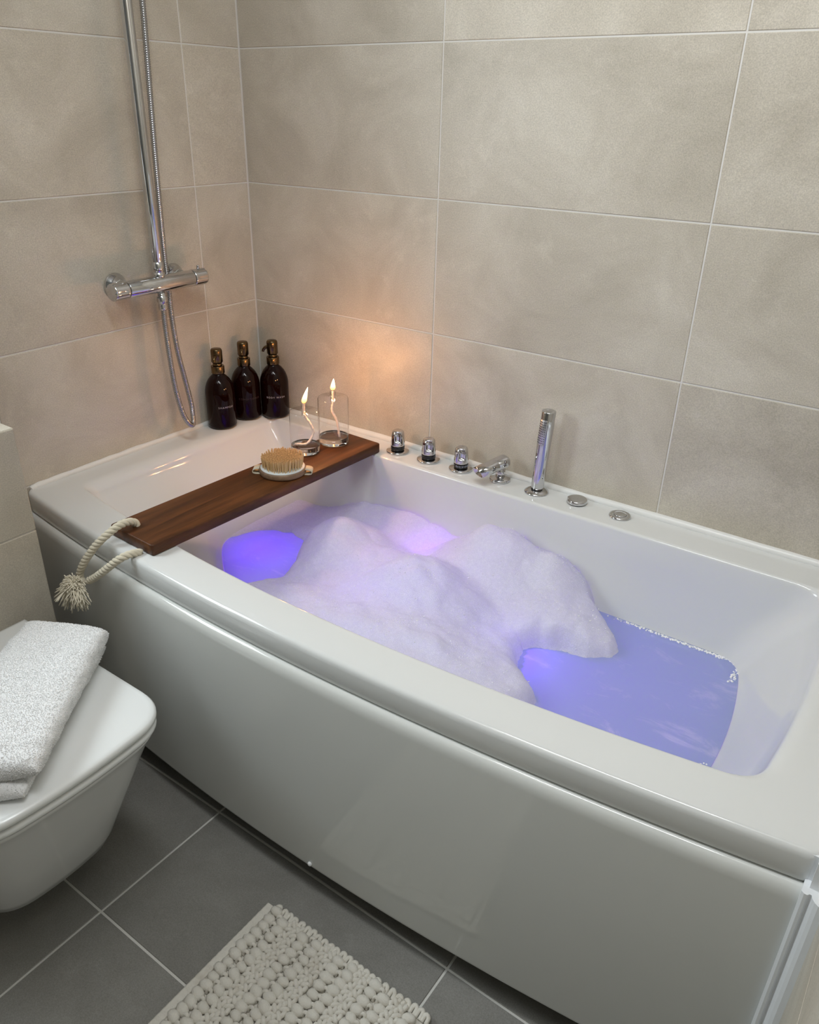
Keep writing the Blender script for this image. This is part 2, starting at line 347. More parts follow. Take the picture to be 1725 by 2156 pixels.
# ------------------------------------------------------------------ bathtub
RZ = 0.600
def yo(x): return -.8125+.088*(x-.80)**2            # outer front curve of the rim
def yi(x): return -.7276+.115*(x-.83)**2            # inner front curve
OX0, OX1 = 0.003, 1.668
def ring(sides, rad, n=(110, 34, 150, 34), nc=8):
    """closed loop from four side functions; returns points and side weights (front, right, back, left)"""
    fy, rx, by, lx = sides                          # y=f(x), x=r(y), y=b(x), x=l(y)
    def corner(fx, fyv, x0, y0):
        x, y = x0, y0
        for _ in range(20): y = fyv(x); x = fx(y)
        return Vector((x, y))
    c = [corner(lx, fy, 0.1, -.7), corner(rx, fy, 1.5, -.7), corner(rx, by, 1.5, -.1), corner(lx, by, .1, -.1)]
    P = []; Wt = []
    def side(k, m):
        a, b = c[k], c[(k+1) % 4]; ra, rb = rad[k], rad[(k+1) % 4]; ln = (b-a).length
        for i in range(m+1):
            t = (ra+(ln-ra-rb)*i/m)/ln; p = a.lerp(b, t)
            if k == 0: p.y = fy(p.x)
            elif k == 1: p.x = rx(p.y)
            elif k == 2: p.y = by(p.x)
            else: p.x = lx(p.y)
            P.append(p); w4 = [0]*4; w4[k] = 1; Wt.append(w4)
    for k in range(4):
        side(k, n[k])
        P.append(None); Wt.append(k)
    out = []; wo = []; m = len(P)
    for i, p in enumerate(P):
        if p is not None: out.append(p); wo.append(Wt[i]); continue
        k = Wt[i]; a = P[i-1]; b = P[(i+1) % m]; cc = c[(k+1) % 4]
        for q in range(1, nc):
            t = q/nc; out.append(a*(1-t)**2+cc*2*t*(1-t)+b*t*t)
            ww = [0]*4; ww[k] = 1-t; ww[(k+1) % 4] = t; wo.append(ww)
    return out, wo
def outer(off):
    return ring((lambda x: yo(x)+off, lambda y: OX1-off, lambda x: -.002-off, lambda y: OX0+off), (.012, .012, .006, .006))
ROLL = (.007, .022, .007, .034)                      # edge radius: front, right, back, left
def inner(ins, rads, zb=0.0, tp=0.0):
    f, r, b, l = ins
    hinge = lambda y: (lambda q: .5*(q+math.sqrt(q*q+.0012)))(-.425-y)
    jog = lambda x: -.100+.034*(1-smoothstep(.455, .492, x))
    return ring((lambda x: yi(x)+f, lambda y: 1.586-r-.25*(y+.42)**2*(1+zb), lambda x: jog(x)*(1-zb)-.095*zb-b, lambda y: .104+l+1.35*tp*hinge(y)), rads)
def bath_shell():
    ls = []
    for off, z in ((.030, .5575), (.004, .5525), (.001, .5515), (0, .554), (0, .588), (.0012, .5935), (.004, .598), (.010, .5999)):
        pts, wt = outer(off)
        ls.append([(p.x, p.y, z if z < .57 else z+(.600-z)*(1-w4[0])*.98) for p, w4 in zip(pts, wt)])
    rads = (.030, .050, .060, .022)
    for a in (-.8, 0, .25, .5, .75, 1.0):            # flat rim, then the rolled edge
        ang = max(a, 0)*pi/2
        ins = [(-r*(1.25 if a < 0 else 1)+r*sin(ang)) for r in ROLL]
        pts, wt = inner(ins, rads)
        ls.append([(p.x, p.y, RZ-sum(q*ROLL[i] for i, q in enumerate(w4))*(1-cos(ang))) for p, w4 in zip(pts, wt)])
    for z, ins, rd in ((.54, (.004, .018, .005, .040), .03), (.48, (.010, .055, .013, .085), .032), (.44, (.014, .075, .020, .112), .034), (.40, (.019, .097, .028, .138), .036), (.36, (.024, .116, .035, .160), .04),
                       (.28, (.034, .16, .050, .215), .06), (.20, (.046, .21, .066, .27), .08), (.14, (.07, .27, .09, .34), .10), (.115, (.11, .33, .13, .40), .10), (.105, (.2, .5, .2, .55), .08)):
        fl = min(.10, .03+.07*(RZ-z)/.20); pts, wt = inner(ins, (max(fl, rd), rd, max(rd, .05), max(.02, rd*.7)), min(1, (RZ-z)/.12), min(1, (RZ-z)/.20) if z > .3 else max(.3, 1-(.3-z)*4))
        ls.append([(p.x, p.y, z) for p in pts])
    v, f = loops(ls, False, True)
    return v, f
bt = empty('bathtub', (0, 0, 0))
tag(bt, 'white bow-fronted whirlpool bathtub against the tiled back wall', 'bathtub')
v, f = bath_shell(); sh = mesh_obj('tub_shell', v, f, M_AC, bt)
# front panel
XS = [OX0+(OX1-.006-OX0)*i/140 for i in range(141)]
pf = []
for dy, z in ((.030, .5485), (.002, .5485), (-.004, .5470), (-.0085, .5415), (-.0112, .534), (-.0122, .525), (-.0055, .082), (-.0046, .075), (-.0025, .0725), (.006, .072), (.006, .52), (.030, .53)):
    pf.append([(x, yo(x)+dy, z) for x in XS])
v, f = loops(pf, closed=False); f2 = [tuple(reversed(q)) for q in f]
pn = mesh_obj('front_panel', v, f, M_PN, bt)
v, f = lathe([(0, 0), (.0040, .0003), (.0048, .002), (.0042, .0045), (.0022, .0058), (0, .0060)], 16)
mesh_obj('panel_clip', v, f, M_PV, bt, loc=(.893, yo(.893)-.0045, .084), rot=(pi/2, 0, 0))
# dark frame foot of the tub, set back behind the panel
for x in (.35, .85, 1.35):
    ft = MB(); ft.add(*box(x-.02, x+.02, -.70, -.66, 0, .11)); ft.obj('support_foot', M_BK, bt, smooth=False)
# whirlpool jets under the foam keep the colour of the tub: lamp lenses on the basin wall
for (x, y, z) in ((.52, -.665, .27), (1.12, -.668, .27)):
    mm = MB(); mm.add(*lathe([(0, -.006), (.022, -.006), (.026, -.003), (.027, 0), (.018, .004), (0, .005)], 24))
    mm.obj('lamp_lens', M_CH, bt, loc=(x, y+.004, z), rot=(-pi/2, 0, 0))

# sealant beads and end trim
def bead(name, pts, r, m, seed):
    P = catmull(pts, 10); rr = random.Random(seed); ns = [rr.uniform(.85, 1.2) for _ in range(40)]
    def rad(t):
        k = t*38; i = int(k); return r*(ns[i]*(1-(k-i))+ns[i+1]*(k-i))
    v, f = tube(P, rad, 8); return struct(mesh_obj(name, v, f, m))
bead('trim_1', [(.0, -.001, .602), (.4, -.001, .603), (.8, -.001, .602), (1.2, -.001, .603), (1.684, -.001, .602)], .0088, M_SI, 3)
bead('trim_2', [(.001, -.002, .602), (.001, -.2, .602), (.001, -.45, .603), (.001, -.70, .602), (.002, -.745, .598)], .0075, M_SI, 5)
bead('trim_3', [(1.679, -.002, .6005), (1.679, -.35, .6005), (1.679, -.70, .6005), (1.6785, -.740, .599), (1.678, -.752, .590)], .0085, M_SI, 9)
w = MB()
pro = [(1.690, -.735), (1.662, -.735), (1.662, -.766), (1.6655, -.7685), (1.6690, -.7685), (1.6712, -.7655), (1.6735, -.7655), (1.6750, -.7700), (1.6785, -.7745), (1.6830, -.7775), (1.690, -.7785)]
w.add(*loops([[(x, y, z) for x, y in pro] for z in (0.0, .2, .4, .556)], True, True))
w.add(*box(1.6690, 1.690, -.7560, -.735, .556, .5975)); w.add(*box(1.6600, 1.690, -.7440, -.734, .553, .5965)); struct(w.obj('trim_4', M_PV, smooth=False))

# ------------------------------------------------------------------ bath water and foam
WZ = 0.400
pts, wt = inner((.019, .097, .028, .138), (.10, .036, .05, .0252), 1.0, 1.0)
cx, cy = .85, -.4
rings = []
for s in (1.0, .985, .9, .7, .45, .2):
    rings.append([(cx+(p.x-cx)*s, cy+(p.y-cy)*s, WZ+(.0015 if s == 1.0 else 0)) for p in pts])
v, f = loops(rings, False, True)
wa = mesh_obj('bath_water', v, f, M_WA)
tag(wa, 'milky violet-lit bath water filling the white tub', 'water')

POLY = [(.40, -.74), (.405, -.66), (.44, -.58), (.475, -.515), (.505, -.462), (.488, -.40), (.452, -.335), (.415, -.285), (.355, -.272), (.305, -.290), (.268, -.330), (.252, -.385), (.245, -.43), (.19, -.43), (.17, -.3), (.16, -.05),
        (1.10, -.05), (1.135, -.13), (1.19, -.175), (1.238, -.238), (1.232, -.262), (1.19, -.300), (1.155, -.300), (1.10, -.322), (1.075, -.352), (1.087, -.395), (1.105, -.43), (1.135, -.448), (1.17, -.478), (1.18, -.53), (1.172, -.60), (1.15, -.74)]
def sdist(x, y):
    d = 1e9; ins = False; n = len(POLY)
    for i in range(n):
        ax, ay = POLY[i]; bx, by = POLY[(i+1) % n]
        ex, ey = bx-ax, by-ay; t = max(0, min(1, ((x-ax)*ex+(y-ay)*ey)/(ex*ex+ey*ey)))
        q = (x-ax-t*ex)**2+(y-ay-t*ey)**2
        if q < d: d = q
        if (ay > y) != (by > y) and x < (bx-ax)*(y-ay)/(by-ay)+ax: ins = not ins
    d = math.sqrt(d); return d if ins else -d
BUMPS = [(.56, -.315, .092, .080, .085), (.67, -.33, .065, .08, .07), (.81, -.37, .095, .115, .095), (.91, -.17, .135, .095, .075), (1.03, -.15, .085, .07, .06), (.60, -.12, .060, .14, .05),
         (.90, -.53, .060, .20, .11), (1.06, -.24, .05, .09, .07), (.72, -.56, .045, .16, .10)]
def foam_h(x, y):
    d = sdist(x+.006*noise.noise((x*40, y*40, 3)), y+.006*noise.noise((x*40, y*40, 9)))
    if d <= -.010: return None
    h = .020
    s = 0
    for bx, by, a, sx, sy in BUMPS: s += (a*math.exp(-((x-bx)/sx)**2*.5-((y-by)/sy)**2*.5))**5
    h += s**(1/5)
    h *= 1+.16*noise.noise((x*7.5, y*7.5, 1.7))+.10*abs(noise.noise((x*15, y*15, 6.7)))
    h += .0045*noise.noise((x*26, y*26, 4.1))+.0012*noise.noise((x*80, y*80, 2.2))
    left = 1-smoothstep(.30, .47, x)
    h = h*(1-left*.85)+.004*left
    if d <= 0: return d*1.2
    edge = min(1, d/.038)
    return h*(1-(1-edge)**2.6)**.62
g = .0042; nx = int(1.05/g); ny = int(.60/g)
vi = {}; fv = []; ff = []
for i in range(nx+1):
    for j in range(ny+1):
        x = .20+i*g; y = -.705+j*g
        h = foam_h(x, min(y, -.10)) if y < -.098 else None
        if h is None: continue
        z = WZ+h
        ybk = -.095-.030*(RZ-z)/.2                     # stay in front of the basin's back wall
        xl = .140+.118*(.60-z)/.2
        if y > ybk+.004 or x < xl-.01: continue
        if y < yi(x)+.019*(RZ-z)/.2-.004: continue
        vi[i, j] = len(fv); fv.append((x, y, z))
for i in range(nx):
    for j in range(ny):
        q = [(i, j), (i+1, j), (i+1, j+1), (i, j+1)]
        if all(k in vi for k in q): ff.append(tuple(vi[k] for k in q))
fo = mesh_obj('soap_foam', fv, ff, M_FO)
tag(fo, 'mound of white soap foam floating on the violet bath water', 'foam', kind='stuff')
# small glinting bubbles on the foam
ico = bmesh.new(); bmesh.ops.create_icosphere(ico, subdivisions=1, radius=1); iv = [q.co.copy() for q in ico.verts]; jf = [tuple(q.index for q in p.verts) for p in ico.faces]; ico.free()
def scatter(n, region, rr):
    b = MB()
    k = 0
    while k < n:
        p = region(); r = rr()
        if p is None: continue
        b.add([(p[0]+r*c.x, p[1]+r*c.y, p[2]+r*c.z) for c in iv], jf); k += 1
    return b
def on_foam():
    q = R_.choice(fv)
    if q[2] < WZ+.012: return None
    if noise.noise((q[0]*14, q[1]*14, 2)) < R_.uniform(-.6, .5): return None
    return (q[0]+R_.uniform(-.002, .002), q[1]+R_.uniform(-.002, .002), q[2])
bu = scatter(3200, on_foam, lambda: R_.choice((.0005, .0006, .0007, .0008, .0010, .0014))).obj('bubbles', M_FR, fo); bu['kind'] = 'stuff'
# bubble fringe along the waterline at the right end
def fringe():
    t = R_.random()
    if t < .68:
        x = 1.16+.285*R_.random()**.55; y = -.1250-abs(R_.gauss(0, .0030))-max(0, x-1.425)*.5; return (x, y, WZ+.0005)
    if t < .78: return (1.452+R_.uniform(-.006, .006)+0, R_.uniform(-.20, -.15), WZ+.0005)
    a = R_.uniform(0, 1); y = -.445-.11*a; return (1.482-R_.random()**1.5*.035*(0.3+a), y, WZ+.0005)
fb = scatter(420, fringe, lambda: R_.choice((.001, .0014, .002, .0026))).obj('bubble_fringe', M_FR)
tag(fb, 'thin fringe of soap bubbles along the waterline at the foot end', 'bubbles', kind='stuff')

# ------------------------------------------------------------------ deck fittings
def knob(x, y, label, ticks=False):
    o = empty('tap_knob', (x, y, RZ)); tag(o, label, 'tap', 'chrome taps on the tub deck')
    b = MB(); b.add(*lathe([(.0, 0), (.0285, 0), (.0295, .001), (.0295, .0045), (.0285, .0055), (.017, .0058), (0, .0058)], 48)); b.obj('flange', M_CH, o)
    b = MB(); b.add(*lathe([(.014, .0055), (.0172, .008), (.0178, .011), (.0178, .0185), (.0172, .0195), (0, .0195)], 40)); b.obj('collar', M_BK, o)
    prof = [(.0176, .0192), (.0180, .0200), (.0180, .030), (.0179, .040), (.0177, .046), (.0168, .052), (.0150, .0560), (.0115, .0590), (.0075, .0600), (.0070, .0592), (.0062, .0592), (.0056, .0598), (0, .0602)]
    pr = []
    for (r0, z0), (r1, z1) in zip(prof, prof[1:]):
        k = 5 if z1-z0 > .004 else 1
        for q in range(k): pr.append((r0+(r1-r0)*q/k, z0+(z1-z0)*q/k))
    pr.append(prof[-1])
    v, f = lathe(pr, 96)
    out = []
    for (px, py, pz) in v:
        r = math.hypot(px, py)
        if r > .012:
            th = math.atan2(py, px)
            for ac in (math.radians(214), math.radians(304), math.radians(34), math.radians(124)):
                d = (th-ac+pi) % (2*pi)-pi
                wv = .45
                if abs(d) < wv and .0305 < pz < .0555:
                    k = .0062*math.sqrt(max(0, 1-(d/wv)**2))*smoothstep(.0305, .0335, pz)
                    px *= (r-k)/r; py *= (r-k)/r
        out.append((px, py, pz))
    mesh_obj('handle', out, f, M_CH, o)
    if ticks:
        b = MB()
        for k in range(9):
            a = math.radians(262+k*13); c = Vector((.01785*cos(a), .01785*sin(a), .0135)); t = Vector((-sin(a), cos(a), 0)); h = .0022 if k % 2 == 0 else .0016
            n = Vector((cos(a), sin(a), 0))*.0003
            b.add([c+t*s*.0005+Vector((0, 0, q*h))+n*e for s in (-1, 1) for q in (-1, 1) for e in (0, 1)], [(0, 2, 6, 4), (1, 5, 7, 3), (0, 1, 3, 2), (4, 6, 7, 5), (0, 4, 5, 1), (2, 3, 7, 6)])
        p = b.obj('scale_marks', M_TK, o, smooth=False)
    return o
knob(.530, -.0475, 'chrome tap knob on the tub deck closest to the wooden board')
knob(.624, -.0450, 'middle chrome tap knob with a plain black collar')
knob(.718, -.0420, 'chrome tap knob with temperature scale marks beside the spout', True)
# spout
sp = empty('bath_spout', (.8262, -.0385, RZ)); tag(sp, 'short chrome bath spout angled over the tub edge', 'tap')
b = MB(); b.add(*lathe([(0, 0), (.0245, 0), (.0255, .0015), (.0255, .0065), (.024, .008), (.016, .0085), (.0125, .0105), (0, .0105)], 48)); b.obj('flange', M_CH, sp)
b = MB(); b.add(*lathe([(.0118, .009), (.0112, .02), (.0112, .045), (0, .045)], 36)); b.obj('post', M_CH, sp)
def spout_head():
    a = Vector((.010, .012, .0525)); c = Vector((-.024, -.066, .0355))
    d = (c-a).normalized(); s = d.cross(Vector((0, 0, 1))).normalized(); u = s.cross(d)
    ls = []; n = 32
    st = [(0, .35, .35), (.02, .72, .72), (.06, .92, .92), (.14, 1, 1), (.4, 1.02, .98), (.405, 1.0, .96), (.41, 1.02, .98), (.7, 1.05, .92), (1.0, 1.08, .86)]
    for t, kx, ky in st:
        p = a.lerp(c, t); ring_ = []
        for j in range(n):
            q = 2*pi*j/n; cx_, sx_ = cos(q), sin(q)
            e = .75
            xx = math.copysign(abs(cx_)**e, cx_)*.0175*kx; yy = math.copysign(abs(sx_)**e, sx_)*.0140*ky
            sh_ = d*(yy*.3 if t == 1.0 else 0)           # slanted mouth
            ring_.append(p+s*xx+u*yy+sh_)
        ls.append(ring_)
    p0 = [Vector(q) for q in ls[-1]]; cen = sum(p0, Vector())/n
    ls.append([cen+(q-cen)*.86 for q in p0]); ls.append([cen+(q-cen)*.84-d*.012 for q in p0])
    return loops(ls, True, True)
v, f = spout_head(); mesh_obj('spout_head', v, f, M_CH, sp)
# hand shower standing in its deck holder
hs = empty('hand_shower', (.9256, -.0420, RZ)); tag(hs, 'chrome stick hand shower standing upright in its deck holder', 'shower')
b = MB(); b.add(*lathe([(0, 0), (.0275, 0), (.0285, .0012), (.0275, .003), (.0215, .0065), (.0185, .0075), (0, .0075)], 48)); b.obj('holder', M_CH, hs)
b = MB(); b.add(*lathe([(.0135, .006), (.0135, .011), (0, .011)], 32)); b.obj('seal_ring', M_BK, hs)
st = mesh_obj('handle', *lathe([(.0130, .0105), (.0142, .0115), (.0146, .014), (.0150, .06), (.0156, .13), (.0158, .150), (.0158, .1985), (.0152, .2000), (.0095, .2002), (.0090, .1996), (0, .1996)], 64), M_CH, hs)
tilt = math.atan(.010/.20)
st.rotation_euler = (0, tilt, 0)
b = MB(); ang0 = math.radians(256)
ls = []
for k in range(13):
    a = ang0-.68+1.36*k/12; ls.append([(r*cos(a), r*sin(a), z) for r, z in ((.0155, .122), (.01615, .123), (.01615, .181), (.0155, .182))])
b.add(*loops(ls, True, True, True)); pl = b.obj('spray_plate', mat('spray_plate_grey', (.50, .50, .52), .3, .8), hs); pl.rotation_euler = (0, tilt, 0)
b = MB()
for r_ in range(10):
    for c_ in range(5):
        a = ang0-.50+1.0*c_/4; z = .127+.0495*r_/9+(0)
        c = Vector((.0162*cos(a), .0162*sin(a), z)); n = Vector((cos(a), sin(a), 0)); t = Vector((-sin(a), cos(a), 0))
        b.add([c+(t*cos(q*pi/3)+Vector((0, 0, 1))*sin(q*pi/3))*.0011 for q in range(6)]+[c+n*.0008+(t*cos(q*pi/3)+Vector((0, 0, 1))*sin(q*pi/3))*.0008 for q in range(6)], [(q, (q+1) % 6, (q+1) % 6+6, q+6) for q in range(6)]+[(6, 7, 8, 9, 10, 11)])
p = b.obj('spray_nozzle', M_BK, hs); p.rotation_euler = (0, tilt, 0); p['kind'] = 'stuff'
# two buttons
b1 = empty('drain_dial', (1.025, -.0380, RZ)); tag(b1, 'thick domed chrome disc on the tub deck between hand shower and flat button', 'dial')
b = MB(); b.add(*lathe([(0, 0), (.0205, 0), (.0215, .002), (0, .002)], 40)); b.obj('seal_ring', M_BK, b1)
v, f = lathe([(.0200, .0018), (.0228, .0025), (.0232, .004), (.0232, .0085), (.0222, .0105), (.0195, .0113), (.01, .0118), (0, .012)], 64)
v2 = []
for (x, y, z) in v:
    r = math.hypot(x, y); d = (math.atan2(y, x)-math.radians(205)+pi) % (2*pi)-pi
    if r > .018 and abs(d) < .32 and z > .003: k = .0035*math.sqrt(1-(d/.32)**2); x *= (r-k)/r; y *= (r-k)/r
    v2.append((x, y, z))
mesh_obj('cap', v2, f, M_CH, b1)
b2 = empty('air_button', (1.1288, -.0400, RZ)); tag(b2, 'flat round chrome push button at the right end of the deck fittings', 'button')
b = MB(); b.add(*lathe([(0, 0), (.0235, 0), (.0245, .0010), (.0235, .0035), (.0205, .0050), (.0150, .0052), (.0145, .0040), (0, .0040)], 56)); b.obj('bezel', M_CH, b2)
b = MB(); b.add(*lathe([(.0132, .003), (.0138, .0048), (.0130, .0056), (.008, .0058), (0, .0055)], 48)); b.obj('push_cap', M_CH, b2)

# ------------------------------------------------------------------ thermostatic shower on the left wall
BX, BY, BZ = .060, -.363, 1.008
ss = empty('shower_mixer', (0, BY, BZ)); tag(ss, 'chrome thermostatic bar shower mixer with riser pipe on the left wall', 'shower')
def cyl_y(prof, seg=40):                                # profile (radius, y) turned about the y axis
    ls = [[(r*cos(2*pi*j/seg), y, r*sin(2*pi*j/seg)) for j in range(seg)] for r, y in prof]
    return loops(ls, prof[0][0] > 1e-6, prof[-1][0] > 1e-6)
def sub(name, vf, m, loc=(0, 0, 0)): return mesh_obj(name, vf[0], vf[1], m, ss, loc=loc)
sub('mixer_body', cyl_y([(0, -.094), (.0186, -.094), (.0193, -.093), (.0193, .093), (.0186, .094), (0, .094)]), M_CH, (BX, 0, 0))
def valve_knob(y0, y1, sgn):
    v, f = cyl_y([(.0175, y0), (.0193, y0+sgn*.001)]+[(.0195, y0+(y1-y0)*q/10) for q in range(1, 10)]+[(.0193, y1-sgn*.001), (.0178, y1), (0, y1)], 72)
    out = []
    for (x, y, z) in v:
        r = math.hypot(x, z)
        if r > .018 and abs(y-y0) > .010 and abs(y-y0) < abs(y1-y0)-.0005:
            if math.cos(math.atan2(z, x)*6) > .82: x *= .93; z *= .93
        out.append((x, y, z))
    return out, f
sub('flow_knob', valve_knob(-.0955, -.134, -1), M_CH, (BX, 0, 0))
tk = sub('temperature_knob', valve_knob(.0955, .134, 1), M_CH, (BX, 0, 0))
sub('seal_ring', cyl_y([(.0182, -.0957), (.0182, -.0938)]), M_BK, (BX, 0, 0)); sub('seal_ring', cyl_y([(.0182, .0938), (.0182, .0957)]), M_BK, (BX, 0, 0))
b = MB(); b.add(*lathe([(.0036, 0), (.0036, .008), (.003, .0095), (0, .0098)], 16)); mesh_obj('safety_button', b.v, b.f, M_CH, ss, loc=(BX, .118, .018))
for yy in (-.082, .086):                                # wall flanges and unions
    ls = [[(x, r*cos(2*pi*j/40), r*sin(2*pi*j/40)) for j in range(40)] for x, r in ((0, .0290), (.003, .0300), (.007, .0285), (.013, .0225), (.020, .0185), (.024, .0180), (.026, .0165))]
    v, f = loops(ls, True, True); fl_ = mesh_obj('wall_flange', v, f, M_CH, ss, loc=(.0005, yy, 0))
    ls = [[(x, r*cos(2*pi*(j+.5)/6), r*sin(2*pi*(j+.5)/6)) for j in range(6)] for x, r in ((.026, .0160), (.027, .0175), (.041, .0175), (.044, .0150))]
    v, f = loops(ls, True, True); mesh_obj('union_nut', v, f, M_CH, ss, smooth=False, loc=(0, yy, 0))
sub('riser_pipe', lathe([(.0115, .050), (.0122, .051), (.0122, 1.30), (0, 1.30)], 40), M_CH, (BX, 0, 0))
sub('riser_collar', lathe([(.0125, .015), (.0132, .0155), (.0132, .026), (.0118, .0265), (.0118, .028), (.0128, .0285), (.0128, .049), (.0120, .0495), (.0118, .052)], 40), M_CH, (BX, 0, 0))
sub('pipe_bracket', lathe([(.0125, 1.10), (.0165, 1.101), (.0165, 1.128), (.0125, 1.129)], 32), M_CH, (BX, 0, 0))
ls = [[(x, r*cos(2*pi*j/24), 1.114+r*sin(2*pi*j/24)) for j in range(24)] for x, r in ((0, .020), (.004, .020), (.006, .009), (BX-.014, .009))]
v, f = loops(ls, True, True); mesh_obj('bracket_arm', v, f, M_CH, ss)
# hose outlet and hose
sub('outlet_nut', lathe([(.0100, -.019), (.0100, -.026), (.0105, -.027), (.0128, -.030), (.0135, -.038), (.0128, -.0415), (.0095, -.045), (.0105, -.049), (.0112, -.056), (.0102, -.0605), (0, -.061)], 8), M_CH, (BX, 0, 0))
HP = [(.060, -.3632, .948), (.0612, -.3640, .90), (.0655, -.3655, .84), (.072, -.3650, .76), (.079, -.358, .695), (.0815, -.344, .660), (.075, -.3255, .6485), (.062, -.312, .664), (.054, -.3075, .700), (.049, -.3145, .765), (.044, -.3235, .845), (.039, -.3245, .93), (.036, -.3215, 1.01), (.0335, -.3205, 1.08), (.0335, -.3130, 1.30), (.0345, -.3010, 1.58), (.037, -.300, 1.80), (.045, -.31, 2.05)]
P = catmull([(a, b_-BY, c-BZ) for a, b_, c in HP], 66)
def corr(t): return .00625+.00055*cos(t*2*pi*600)
# evenly spaced samples give regular corrugation
def resample(P, step):
    out = [P[0]]; acc = 0
    for a, b_ in zip(P, P[1:]):
        d = (b_-a).length; 
        while acc+d >= step:
            t = (step-acc)/d; a = a.lerp(b_, t); out.append(a); d = (b_-a).length; acc = 0
        acc += d
    return out
P = resample(P, .0011)
fr = frames(P); ls = []
for i, (p, (t, a, b_)) in enumerate(zip(P, fr)):
    r = .0066 if i % 4 in (0, 1) else .0057
    ls.append([p+r*(cos(2*pi*j/12)*a+sin(2*pi*j/12)*b_) for j in range(12)])
v, f = loops(ls, True, True); ho = mesh_obj('shower_hose', v, f, M_HO, ss)

# ------------------------------------------------------------------ bath board with rope handle
bd = empty('bath_board', (0, 0, RZ)); tag(bd, 'dark-stained wooden bath board laid across the tub', 'board')
BA, BB = Vector((.4005, -.7705)), Vector((.4280, -.0760))   # centre line ends
BWID, BTH = .139, .0245
def board_mesh():
    d = (BB-BA).normalized(); s = Vector((d.y, -d.x)); ln = (BB-BA).length; ls = []
    out = []
    rc = .006; hw_ = BWID/2
    for (cxx, cyy, a0) in ((hw_-rc, ln-rc, 0), (-hw_+rc, ln-rc, 90), (-hw_+rc, rc, 180), (hw_-rc, rc, 270)):
        for k in range(7):
            a = math.radians(a0+15*k); out.append((cxx+rc*cos(a), cyy+rc*sin(a)))
    for ins, z in ((.002, .0), (0, .002), (0, BTH-.0022), (.0008, BTH-.0007), (.0025, BTH)):
        l = []
        for (u, w_) in out:
            uu = u*(1-ins/hw_); ww = ln/2+(w_-ln/2)*(1-ins/(ln/2)); p = BA+s*uu+d*ww
            l.append((p.x, p.y, z+.0006))
        ls.append(l)
    return loops(ls, True, True)
v, f = board_mesh(); pk = mesh_obj('plank', v, f, M_WD, bd)
# twisted three-strand rope
RPTS = [(.3775, -.7365, .606), (.3775, -.7365, .622), (.3770, -.7400, .6320), (.3760, -.7520, .6385), (.3740, -.7750, .6390), (.3640, -.8000, .6240), (.3437, -.8160, .5990), (.3196, -.8285, .5637), (.3010, -.8335, .5320), (.2990, -.8350, .5160)]
def rope(pts, r, pitch, ph=0):
    P = resample(catmull([(x, y, z-RZ) for x, y, z in pts], 20), .0018); fr = frames(P); b = MB()
    for s_ in range(3):
        Q = []
        for i, (p, (t, a, c)) in enumerate(zip(P, fr)):
            q = 2*pi*(i*.0018/pitch+s_/3)+ph; Q.append(p+r*.50*(cos(q)*a+sin(q)*c))
        b.add(*tube(Q, r*.56, 8))
    return b
rope(RPTS, .0078, .030).obj('rope', M_RP, bd)
RP2 = [(.4400, -.7780, .6030), (.4365, -.8000, .6070), (.4250, -.8200, .6000), (.3920, -.8325, .5700), (.3626, -.8345, .5457), (.3440, -.8350, .5325), (.3300, -.8370, .5230)]
rope(RP2, .0078, .030, 1).obj('rope', M_RP, bd)
def tassel():
    b = MB(); c = Vector((.3130, -.8480, .5080-RZ))
    for k in range(420):
        th = R_.uniform(0, 2*pi); u = R_.uniform(-1, 1); q = math.sqrt(1-u*u)
        d = Vector((q*cos(th), -abs(q*sin(th)), u))
        ln = R_.uniform(.026, .040)*(1.12 if d.z < 0 else .80)*(1.1 if d.x < 0 else .95)
        root = c+d*.004; tip = root+d*ln; tip.z -= .010*R_.random()
        mid = root.lerp(tip, .5)+Vector((0, -.003, .006+.004*R_.random()))+d.cross(Vector((0, 0, 1)))*R_.uniform(-.005, .005)
        if tip.y > -.826: tip.y = -.826-R_.random()*.004
        if mid.y > -.826: mid.y = -.826
        b.add(*tube(catmull([root, mid, tip], 4), .00115, 5))
    return b
ts = tassel().obj('frayed_tassel', M_TA, bd); ts['kind'] = 'stuff'
b = MB(); b.add(*lathe([(0, -.012), (.006, -.011), (.0105, -.005), (.011, .002), (.0085, .009), (0, .013)], 16)); b.obj('knot', M_RP, bd, loc=(.3020, -.8370, .510-RZ))
bz = RZ+BTH+.0006                                      # top of the board

